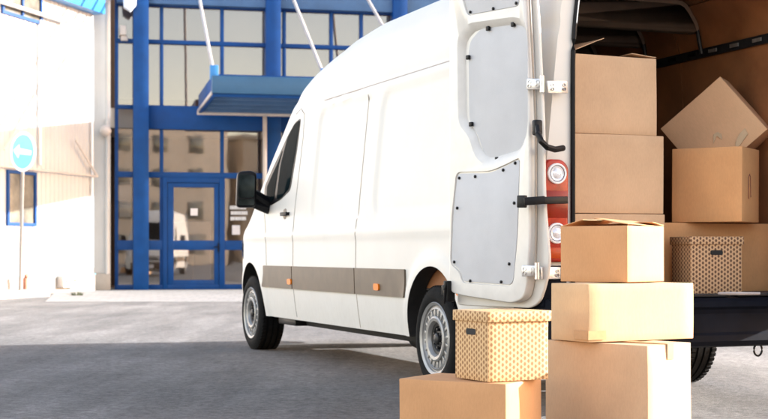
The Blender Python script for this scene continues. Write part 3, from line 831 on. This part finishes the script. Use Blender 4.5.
# boxes standing in the van
carton('box at the bottom left of the load, behind the half open box', 566, 7.86, 21.5, .668, 1.13, rpx=664.8, L=.42, mat='tan3', seed=8)
carton('middle box of the tall pile inside the van, level with the tail lamp', 565, 7.87, 21.5, 1.134, 1.588, rpx=663.6, L=.42, mat='tan3', seed=9)
carton('topmost box of the tall pile inside the van, one flap raised', 566, 7.90, 22.5, 1.592, 2.045, rpx=656.5, L=.40, mat='tan3', seed=10, tape=False, flaps=[('x', -1, 19, .27), ('x', 1, 1, .17), ('y', 1, 2, .15)])
gB, gW, gL, gH = carton('widest box inside the van, standing behind the brown dotted storage box', 664, 8.43, 21.5, .668, 1.09, W=.80, L=.45, mat='tan5', seed=12)
eB, eW, eL, eH = carton('box inside the van lying on the widest box under the tilted one', 742, 8.30, 58, 1.094, 1.545, 672, L=None, W=.34, mat='tan5', seed=13, tape=False)
# hand hole outline and tape shreds on it
bm = BM(); box(bm, eW / 2, eW / 2 + .0001, 0, .0001, 0, .0001); bm.free()
bm = BM(); tube(bm, [(-eW / 2 + .11, -eL / 2 - .007, .14), (-eW / 2 + .105, -eL / 2 - .007, .27), (-eW / 2 + .125, -eL / 2 - .007, .29), (-eW / 2 + .145, -eL / 2 - .007, .27), (-eW / 2 + .15, -eL / 2 - .007, .15)], .0025, 5)
obj('perforated_handle', bm, 'terracotta', eB)
# tilted box
tl_ang = R(-25)
fc = Vector(((713 - 384) * 8.72 / F, 8.72, EYE + (HZ - 129) * 8.72 / F))
root = thing('cardboard_box', 'tilted box leaning on its corner against the wooden wall inside the van', 'box', fc, 0, BG)
a_, b_, dd = .492, .450, .27
bmx = soft_box(-a_ / 2, a_ / 2, 0, dd, -b_ / 2, b_ / 2, 21)
bo = obj('box_body', bmx, 'tan6', root, 40); uvbox(bo.data)
root.rotation_euler = (Matrix.Rotation(tl_ang, 3, 'Z') @ Matrix.Rotation(R(-40), 3, 'Y')).to_euler()
bm = BM(); t = BM(); prism(t, [(-.06, -.075), (-.01, -.05), (.0, -.09), (.02, -.06), (.01, -.035), (-.02, -.03)], -.009, -.006)
merge(bm, t); obj('torn_tape', bm, 'tape', root)
bm = BM(); prism(bm, [(.02, -.20), (.14, -.17), (.15, -.13), (.10, -.135), (.05, -.16)], -.009, -.006); obj('torn_tape', bm, 'tape', root)

def storage_box(label, cpx, Z, phi, z0, z1, lpx=None, rpx=None, L=None, W=None, mat='pat', hole='x', seed=1):
    c, W, L, ph = corner_box(cpx, Z, phi, lpx, rpx, L, W)
    root = thing('storage_box', label, 'storage box', (c.x, c.y, z0), ph, 'dotted storage boxes with lids')
    h = z1 - z0; e = .010
    b = obj('box_body', soft_box(-W / 2 + e, W / 2 - e, -L / 2 + e, L / 2 - e, 0, h - .004, seed, .002, .002), mat, root, 40); uvbox(b.data)
    b = obj('lid', soft_box(-W / 2, W / 2, -L / 2, L / 2, h - .048, h, seed + 1, .002, .003), mat, root, 40); uvbox(b.data)
    bm = BM(); hz = h - .095
    pl = round_poly([(-.040, -.014), (.040, -.014), (.040, .014), (-.040, .014)], .012, 4)
    t = BM(); prism(t, pl, -.0015, .0015)
    if hole == 'x': mt = Matrix.Translation((-W / 2 + e - .0035, 0, hz)) @ Matrix.Rotation(R(90), 4, 'Z')
    else: mt = Matrix.Translation((0, -L / 2 + e - .0035, hz))
    merge(bm, t, 0, mt); obj('hand_hole', bm, 'under', root)
    return root
storage_box('yellow dotted storage box with lid standing on the front box beside the rear wheel', 487.5, 6.195, 28.5, .326, .641, 452.4, 551.5, mat='pat', hole='x', seed=31)
storage_box('brown dotted storage box with lid standing on the cargo floor above the bumper', 690, 8.10, 14, .668, 1.003, L=.27, rpx=744, mat='pat2', hole='y', seed=33)
# white strap lying over the sill
bm = BM(); q = [(718, 303), (722, 300.5), (730, 296.5), (748, 296.2), (760, 298)]
pts = []
for px, py in q:
    zz = .672; Z = (EYE - zz) * F / (py - HZ); Z = max(7.95, min(8.25, Z)); pts.append(((px - 384) * Z / F, Z, zz + (.002)))
tube(bm, pts, [.006, .009, .011, .009, .008], 6)
st = obj('packing_strap', bm, 'rod'); tag(st, 'pale crumpled strap lying on the edge of the cargo floor by the bumper', 'strap')

# ================================================================== GROUND
bm = BM(); S = 300
bmesh.ops.create_grid(bm, x_segments=2, y_segments=2, size=S); g = obj('ground', bm, 'asphalt', None); tag(g, kind='structure')
FO = Vector((-6.80, 34.8)); FA = R(12); fu = Vector((math.cos(FA), math.sin(FA))); fn = Vector((math.sin(FA), -math.cos(FA)))
WO = Vector((-7.10, 33.9)); wd = Vector((-.287, -.958)); wn = Vector((.958, -.287))
def fpt(u, d, z=0): p = FO + fu * u + fn * d; return (p.x, p.y, z)
def wpt(u, d, z=0): p = WO + wd * u + wn * d; return (p.x, p.y, z)
bm = BM(); bm.faces.new([bm.verts.new(p) for p in (fpt(-.4, .02, .004), fpt(40, .02, .004), (34, 26.3, .004), (-6.35, 26.0, .004), (-7.6, 32.0, .004))])
p = obj('forecourt_paving', bm, 'paver'); tag(p, kind='structure')
bm = BM()
def solid(bm, poly, z0, z1):
    a = [bm.verts.new((x, y, z0)) for x, y, *_ in poly]; b = [bm.verts.new((x, y, z1)) for x, y, *_ in poly]; n = len(poly)
    bm.faces.new(a[::-1]); bm.faces.new(b)
    for i in range(n): bm.faces.new((a[i], a[(i + 1) % n], b[(i + 1) % n], b[i]))
solid(bm, [wpt(4.3, 0.01), wpt(4.3, 1.1), wpt(16, 1.3), wpt(16, .01)], -.05, .13)
p = obj('pavement', bm, 'kerb'); tag(p, kind='structure')
bm = BM(); solid(bm, [wpt(4.2, .01), wpt(4.2, 1.25), wpt(16, 1.45), wpt(16, 1.305), wpt(4.31, 1.105), wpt(4.31, .01)], -.05, .145)
p = obj('kerb', bm, 'kerb'); tag(p, kind='structure')

# ================================================================== WHITE BUILDING (left)
wb = thing('white_building', 'white corrugated metal building with blue window frames on the left', 'building', (WO.x, WO.y, 0), math.atan2(wd.y, wd.x))
# local: x along wall (towards camera), y: rotate(wd)+90 = wn direction (outwards)
def fm_w(px, py):
    a = (px - 384) / F; u = (WO.x - a * WO.y) / (-wd.x + a * wd.y); Z = WO.y + wd.y * u; return u, EYE + (HZ - py) * Z / F
ZT = 6.75
bm = BM()
n = int(16 / .10); pts = []
xx = 0; k = 0
while xx < 16:
    pts += [(xx, 0), (xx + .12, 0), (xx + .135, -.014), (xx + .175, -.014)]; xx += .19
lo = [bm.verts.new((x, y, .42)) for x, y in pts]; hi = [bm.verts.new((x, y, ZT)) for x, y in pts]
for i in range(len(pts) - 1): bm.faces.new((lo[i], lo[i + 1], hi[i + 1], hi[i]))
obj('wall', bm, 'cladding', wb, 20)
bm = BM(); box(bm, .02, 16, -.3, -.03, 0, ZT); obj('wall_core', bm, 'cladding', wb)
bm = BM(); box(bm, 0, 16, -.10, .05, 0, .40, 0, .01); obj('plinth', bm, 'concrete', wb)
bm = BM(); box(bm, 0, 16, -.05, .065, .40, .425); obj('drip_edge', bm, 'signblue', wb)
bm = BM(); box(bm, -.05, 16, -.5, .30, ZT, ZT + 1.6, 0, .01); obj('roof_fascia', bm, 'bluelight', wb)
def wwin(x0, y0, x1, y1):
    u1, zt = fm_w(x0, y0); u0, _ = fm_w(x1, y0); _, zb = fm_w((x0 + x1) / 2, y1)
    zt = fm_w((x0 + x1) / 2, y0)[1]
    bm = BM(); f = .07
    box(bm, u0, u1, -.02, .05, zb, zb + f); box(bm, u0, u1, -.02, .05, zt - f, zt); box(bm, u0, u0 + f, -.02, .052, zb + f, zt - f); box(bm, u1 - f, u1, -.02, .052, zb + f, zt - f)
    m = (u0 + u1) / 2; box(bm, m - .03, m + .03, -.02, .05, zb + f, zt - f)
    wo_ = obj('window', bm, 'blue', wb)
    bm = BM(); box(bm, u0 + f, u1 - f, .0, .008, zb + f, zt - f); obj('pane', bm, 'glassbeige', wo_)
M['glassbeige'] = plain('reflecting_pane', (.16, .15, .12), .08, var=.6, scale=1.2, coat=1)
wwin(6, 171, 35, 226); wwin(1, -60, 41, 19)
# bars added on the wall in place of shadow lines and canopy stays
def wrod(name, ptsp, r, mat='cream', d=.10):
    bm = BM(); tube(bm, [(fm_w(px, py)[0], d if not isinstance(d, (list, tuple)) else d[i], fm_w(px, py)[1]) for i, (px, py) in enumerate(ptsp)], r, 8); return obj(name, bm, mat, wb)
wrod('shadow_stay_rail', [(-5, 1.5), (62, 22.5)], .045, d=.12)
wrod('shadow_stay_rod', [(50, 80), (88, 31)], .018, d=.14)
wrod('shadow_stay_rod', [(70, 140), (92, 176)], .025, d=.14)
wrod('shadow_stay_rail', [(-5, 166), (93, 176.5)], .028, d=.12)
wrod('shadow_stay_rod', [(0, 150), (44, 82)], .015, d=.1)
wrod('downpipe', [(38, 20), (38, 165)], .03, 'signwhite', .06)
wrod('downpipe', [(90, 34), (90, 268)], .03, 'signwhite', .06)
# socket box and stub pipe
u0, z0 = fm_w(70, 287); u1, z1 = fm_w(55, 276)
bm = BM(); box(bm, u0, u1, .05, .22, z0, z0 + .27, 0, .01); sb = obj('meter_box', bm, 'cream', wb)
bm = BM(); box(bm, u0 + .1, u0 + .22, .22, .225, z0 + .12, z0 + .18); box(bm, u0 + .5, u0 + .6, .22, .225, z0 + .12, z0 + .18); obj('socket', bm, 'terracotta', sb)
bo_ = wpt(fm_w(11, 290)[0], .35, .13)
bm = BM(); tube(bm, [(0, 0, 0), (0, 0, .24), (.01, 0, .28), (.06, -.02, .30)], .05, 10)
o = obj('standpipe', bm, 'terracotta', loc=bo_); tag(o, 'short rusty standpipe by the white plinth near the road sign', 'pipe')
# return face beside the blue facade
bm = BM()
pa = Vector(wpt(0, 0, 0)[:2]); pb = Vector(fpt(0.0, 0, 0)[:2])
fb = thing('blue_building', 'blue steel and glass office front with entrance door and canopy', 'building', (FO.x, FO.y, 0), FA)
# local x along facade, y = away from camera (fn is -y)
box(bm, -.62, -.06, -.35, .4, .42, 9.5, 0, .01); obj('corner_panel', bm, 'cladding', fb)
bm = BM(); box(bm, -.66, -.06, -.40, .4, 0, .42, 0, .01); obj('corner_plinth', bm, 'concrete', fb)
bm = BM(); tube(bm, [(-.14, -.37, .4), (-.14, -.37, 9)], .05, 10); obj('downpipe', bm, 'cladding', fb)
def fm(px, py, d=0):
    o_ = FO + fn * d; a = (px - 384) / F; u = (a * o_.y - o_.x) / (fu.x - a * fu.y); Z = o_.y + fu.y * u; return u, EYE + (HZ - py) * Z / F
# globe lamp
u, z = fm(105.5, 131, .5)
bm = BM(); bmesh.ops.create_uvsphere(bm, u_segments=20, v_segments=12, radius=.14, matrix=Matrix.Translation((u, -.55, z))); lamp = obj('globe_lamp', bm, 'cream', fb)
bm = BM(); tube(bm, [(u, -.35, z), (u, -.45, z)], .04, 8); obj('lamp_bracket', bm, 'steel', lamp)
zt1 = fm(200, 4)[1]; H_ = 9.5
hl = {}
for nm, py in (('base0', 287.5), ('base1', 284.5), ('mid0', 250), ('mid1', 240.5), ('tr0', 178), ('tr1', 172.5), ('bm0', 130), ('bm1', 106.5), ('h0', 45), ('h1', 41), ('t0', 8), ('t1', -2)):
    hl[nm] = fm(190, py)[1]
U = lambda px: fm(px, 250)[0]
cols = [U(140.5), U(271.5), U(397), U(397) + 3.35, U(397) + 6.7, U(397) + 10]
def part(name, mat, parent, *bx, bev=.008):
    bm = BM()
    for b_ in bx: box(bm, *b_, 0, bev)
    return obj(name, bm, mat, parent)
for i, c in enumerate(cols): part('column', 'blue', fb, (c - .19, c + .19, -.42, -.02, 0, H_))
def clear(v0, v1):       # spans between columns for beams
    return v0, v1
xend = cols[-1]
mull = [U(116.5), U(161.5), U(222), U(284), U(331), U(361)]
mull += [cols[2] + .5, cols[2] + 1.9, cols[3] + .5, cols[3] + 1.9, cols[4] + .5, cols[4] + 1.9]
for m_ in mull: part('mullion', 'blue', fb, (m_ - .045, m_ + .045, -.06, .06, 0, H_), bev=.004)
for a, b in (('base0', 'base1'), ('h0', 'h1'), ('t0', 't1')):
    part('beam', 'blue', fb, (U(116.5), xend, -.085, .05, hl[a] if a != 'base0' else 0, hl[b] if a != 'base0' else hl['base1']), bev=.004)
part('beam', 'blue', fb, (cols[0] + .19, xend, -.16, .05, hl['bm0'], hl['bm1']))
part('beam', 'blue', fb, (mull[0], cols[0] - .19, -.09, .05, fm(125, 109)[1], fm(125, 105)[1]), bev=.004)
part('beam', 'blue', fb, (U(116.5), xend, -.088, .05, hl['tr0'], hl['tr1']), bev=.004)
part('beam', 'blue', fb, (mull[0], U(167), -.082, .05, hl['mid0'], hl['mid1']), (U(222), xend, -.082, .05, hl['mid0'], hl['mid1']), bev=.004)
part('beam', 'bluedark', fb, (mull[0], xend, -.30, -.09, hl['t0'] + .03, hl['t1'] + .3))
part('roof_parapet', 'blue', fb, (-.1, xend, -.3, .4, H_, H_ + .8))
# panes between mullions
xs = sorted(set([round(v, 3) for v in mull + cols[:]]))
rows = [('base1', 'mid0'), ('mid1', 'tr0'), ('tr1', 'bm0'), ('bm1', 'h0'), ('h1', 't0'), ('t1', None)]
door_u = (U(164.5), U(223))
for a, b in zip(xs, xs[1:]):
    for i, (r0, r1) in enumerate(rows):
        z0 = hl[r0]; z1 = hl[r1] if r1 else H_
        if i < 2 and a > U(158) and b < U(226): continue
        bm = BM(); box(bm, a + .045, b - .045, .01, .018, z0, z1); obj('pane', bm, 'glass', fb)
        if i >= 3:
            bm = BM(); dr_ = ((int(a * 13) + i * 5) % 7) / 7 * .35; box(bm, a + .05, b - .05, .22, .225, z0 + .02 + dr_ * (z1 - z0) * (i == 3), z1 - .02); obj('pane_tone_sheet', bm, ('panetone', 'panetone2', 'panetone', 'panetone3')[(int(a * 7) + i) % 4], fb)  # sheet added behind the pane to give it a beige reflected tone
# interior
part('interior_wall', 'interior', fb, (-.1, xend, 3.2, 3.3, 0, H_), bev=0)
part('floor_slab', 'panetone', fb, (-.1, xend, .3, 3.2, hl['bm0'] + .05, hl['bm1'] - .05), bev=0)
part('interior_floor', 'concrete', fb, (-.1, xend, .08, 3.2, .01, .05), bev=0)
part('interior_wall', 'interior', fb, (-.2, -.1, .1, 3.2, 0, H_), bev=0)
part('reception_counter', 'poster', fb, (U(172), U(215), 1.2, 1.5, .05, 1.75), bev=.02)
part('cabinet', 'panetone', fb, (U(176), U(196), .9, 1.15, .05, .95), (U(228), U(262), 1.0, 1.2, .05, 1.0), bev=.02)
part('poster', 'poster', fb, (U(119.5), U(131), .10, .105, fm(125, 217)[1], fm(125, 182)[1]), bev=0)
# door
dz0, dz1 = .06, hl['tr0']; da, db = U(167), U(219)
part('door_frame', 'blue', fb, (U(162.5), da, -.10, .05, 0, dz1), (db, U(224.5), -.10, .05, 0, dz1), (da, db, -.10, .05, dz1 - .12, dz1), bev=.004)
g0, g1 = U(173.5), U(214)
dr = part('entrance_door', 'blue', fb, (da + .01, g0, -.075, .02, dz0, dz1 - .13), (g1, db - .01, -.075, .02, dz0, dz1 - .13), (g0, g1, -.074, .019, dz0, .24), (g0, g1, -.074, .019, hl['mid0'], hl['mid1']), (g0, g1, -.074, .019, dz1 - .24, dz1 - .13), bev=.004)
part('door_glass', 'glass', dr, (g0, g1, -.03, -.022, .24, hl['mid0']), (g0, g1, -.03, -.022, hl['mid1'], dz1 - .24), bev=0)
part('door_handle', 'black', dr, (U(217.5), U(218.6), -.13, -.075, hl['mid0'] - .05, hl['mid0'] + .18), (U(213.5), U(218.6), -.14, -.125, hl['mid0'] + .06, hl['mid0'] + .09), bev=.004)
u, z = fm(194, 212); part('paper_notice', 'poster', dr, (u - .09, u + .09, -.034, -.031, z - .09, z + .09), bev=0)
# lettering on the side window next to the door
rnd = random.Random(3)
for py, x0, x1 in ((207.5, 230, 246), (213, 231, 247), (218.5, 230.5, 245)):
    px = x0; bm = BM()
    while px < x1:
        wdt = rnd.uniform(.8, 1.8); a, z = fm(px, py); b, _ = fm(px + wdt, py)
        box(bm, a, b, -.002, .006, z - .045, z + .045); px += wdt + .45
    obj('window_lettering', bm, 'textwhite', fb)
a, z = fm(232, 230); b, _ = fm(240, 230)
part('paper_notice', 'poster', fb, (a, b, -.002, .006, z - .12, z + .12), bev=0)
# canopy
CZ0, CZ1 = fm(230, 116)[1], fm(230, 116)[1] + .46
ca, cb, CD = U(197), U(197) + 4.75, 4.5
can = part('canopy', 'blue', fb, (ca, cb, -CD, -CD + .08, CZ0 - .02, CZ1 + .02), (ca, cb, -.60, -.46, CZ0 + .10, CZ1), (ca, ca + .08, -CD + .08, -.60, CZ0, CZ1), (cb - .08, cb, -CD + .08, -.60, CZ0, CZ1), (ca + .08, cb - .08, -CD + .08, -.60, CZ1 - .12, CZ1 - .06), bev=.004)
part('canopy_gutter', 'bluemid', can, (ca - .02, cb + .02, -CD - .10, -CD - .002, CZ0 + .05, CZ1 - .02), bev=.02)
for k in range(4):
    y = -CD + .9 + k * .95; part('canopy_rib', 'bluedark', can, (ca + .08, cb - .08, y, y + .12, CZ0 + .02, CZ1 - .125), bev=.004)
part('canopy_edge_tube', 'cream', can, (ca - .04, cb + .04, -.60, -.50, CZ0 - .04, CZ0 + .07), bev=.02)
part('canopy_side_trim', 'rod', can, (ca - .03, ca - .002, -CD, -.5, CZ0 + .02, CZ0 + .10), bev=.004)
part('canopy_post', 'cream', can, (U(260.2), U(264), -.60, -.50, 0, CZ0 - .045), bev=.01)
for u0_, du, zr in ((ca + .04, -.36, 9.2), (U(300) - .1, -.85, 9.2), (ca + 4.6, -1.25, 9.2)):
    bm = BM(); tube(bm, [(u0_, -CD + .04, CZ1), (u0_ + du, -.3, zr)], .038, 10); tr = obj('tie_rod', bm, 'rod', can)
    bm = BM(); box(bm, u0_ - .09, u0_ + .09, -CD - .02, -CD + .12, CZ1 - .1, CZ1 + .22, 0, .01); obj('rod_bracket', bm, 'bluelight', tr)
# flood lamp on the column, stay rod to the left building
u, z = fm(129.5, 3, .6); bm = BM(); t = BM(); prism(t, [(-.17, .22), (.17, .25), (.16, -.05), (.02, -.22), (-.14, -.12)], -.12, .12, 0, .03); merge(bm, t, 0, Matrix.Translation((u, -.62, z))); obj('flood_lamp', bm, 'signwhite', fb)
u, z = fm(123, 31, .1); bm = BM(); box(bm, u - .08, u + .08, -.28, -.07, z - .12, z + .12, 0, .02); box(bm, u - .06, u + .12, -.20, -.06, z - .25, z - .12, 0, .02); obj('motion_sensor', bm, 'cream', fb)
bm = BM(); a = fm(88, 11, .6); b = fm(112, -3, .6); tube(bm, [(a[0], -.6, a[1]), (b[0], -.6, b[1])], .05, 8); obj('stay_rod', bm, 'rod', fb)

# ================================================================== ROAD SIGN
SZ = 29.3
sx0 = (21 - 384) * SZ / F
sx0 = (20 - 384) * SZ / F
sign = thing('road_sign', 'round blue road sign with white left arrow on a thin pole before the white building', 'road sign', (sx0, SZ, .13), R(-38) + R(0))
bm = BM(); tube(bm, [(0, 0, 0), (0, 0, 3.35)], .035, 10); obj('pole', bm, 'pole', sign); sign.rotation_euler = (R(0), R(2.0), R(-38))
zc = EYE + (HZ - 152) * SZ / F - .13; rr = .41
bm = BM(); lathe(bm, [(-.075, .001), (-.075, rr), (-.070, rr + .01), (-.055, rr)], 40, 'y', 0, (.09, 0, zc)); sg = obj('sign_plate', bm, 'signwhite', sign)
bm = BM(); lathe(bm, [(-.079, .001), (-.079, rr - .05)], 40, 'y', 0, (.09, 0, zc)); obj('sign_face', bm, 'signblue', sg)
bm = BM(); prism(bm, [(-.30, 0), (-.12, .15), (-.10, .06), (.30, .045), (.30, -.045), (-.10, -.06), (-.12, -.15)], -.086, -.082, 0, 0, Matrix.Translation((.09, 0, zc)) @ Matrix.Rotation(R(6), 4, 'Y')); obj('arrow', bm, 'signwhite', sg)
# weed at the kerb
wp_ = ((76 - 384) * 30.0 / F, 30.0, 0)
weed = thing('weed', 'small green weed growing at the kerb below the meter box', 'plant', wp_, 0)
bm = BM(); rnd = random.Random(8)
for k in range(60):
    a = rnd.uniform(0, 6.3); l = rnd.uniform(.08, .28); t = rnd.uniform(.3, 1.2); p0 = Vector((rnd.uniform(-.14, .14), rnd.uniform(-.05, .05), 0)); d = Vector((math.cos(a) * math.cos(t), math.sin(a) * math.cos(t), math.sin(t) * .6)) * l
    s_ = Vector((-math.sin(a), math.cos(a), 0)) * .012
    bm.faces.new([bm.verts.new(p0 - s_), bm.verts.new(p0 + s_), bm.verts.new(p0 + d)])
obj('foliage', bm, 'leaf', weed)

# ================================================================== ACROSS THE STREET (behind the camera, mirrored in the glass)
M['beigewall'] = plain('beige_render', (.40, .34, .27), .8, var=.12, scale=.5)
M['crown'] = plain('tree_leaf', (.055, .07, .025), .7, var=.4, scale=3)
M['bark'] = plain('tree_bark', (.10, .07, .05), .9, var=.3, scale=8)
for bx_, by_, wd_, ht_, lab in ((14, -62, 22, 13, 'long beige four storey block across the street'), (38, -64, 22, 12, 'beige block across the street at the far right beside the tall tree'), (-24, -66, 24, 16, 'tall beige block across the street on the left')):
    bt = thing('apartment_building', lab, 'building', (bx_, by_, 0), 0)
    bm = BM(); box(bm, -wd_ / 2, wd_ / 2, -6, 6, 0, ht_, 0, .05); obj('wall', bm, 'beigewall', bt)
    bm = BM(); box(bm, -wd_ / 2 - .3, wd_ / 2 + .3, -6.3, 6.3, ht_, ht_ + .4, 0, .03); obj('roof', bm, 'concrete', bt)
    for q in range(int(ht_ // 3.2)):
        for k in range(int(wd_ // 3.4)):
            x = -wd_ / 2 + 1.9 + k * 3.4
            part('window', 'glassbeige', bt, (x - .7, x + .7, 6.002, 6.05, 1.0 + q * 3.1, 2.6 + q * 3.1), bev=.01)
def tree(x, y, h, lab, seed):
    rnd = random.Random(seed); t = thing('broadleaf_tree', lab, 'tree', (x, y, 0), 0, 'trees across the street')
    bm = BM(); tube(bm, [(0, 0, 0), (.1, 0, h * .3), (0, .1, h * .6)], [.22, .17, .08], 8)
    for k in range(6):
        a = k * 1.05; tube(bm, [(.05, 0, h * (.3 + .04 * k)), (math.cos(a) * h * .2, math.sin(a) * h * .2, h * (.55 + .04 * k))], [.08, .03], 6)
    obj('trunk', bm, 'bark', t)
    bm = BM()
    for k in range(1500):
        a = rnd.uniform(0, 6.28); e = rnd.uniform(-1, 1); rr_ = rnd.uniform(.35, 1) * (1 + .25 * math.sin(3 * a + e * 4)); c_ = math.sqrt(1 - e * e)
        p = Vector((math.cos(a) * c_ * h * .30 * rr_, math.sin(a) * c_ * h * .30 * rr_, h * .66 + e * h * .32 * rr_))
        n1 = Vector((rnd.gauss(0, 1), rnd.gauss(0, 1), rnd.gauss(0, 1))).normalized(); n2 = n1.orthogonal().normalized(); sz = rnd.uniform(.12, .32)
        bm.faces.new([bm.verts.new(p + n1 * sz), bm.verts.new(p + n2 * sz), bm.verts.new(p - n1 * sz), bm.verts.new(p - n2 * sz)])
    obj('crown', bm, 'crown', t)
tree(30, -46, 9, 'tall leafy tree across the street between the two beige blocks', 1)
tree(3, -44, 7, 'leafy street tree before the long beige block', 2)
tree(-9, -47, 8, 'leafy street tree between the tall block and the long block', 3)
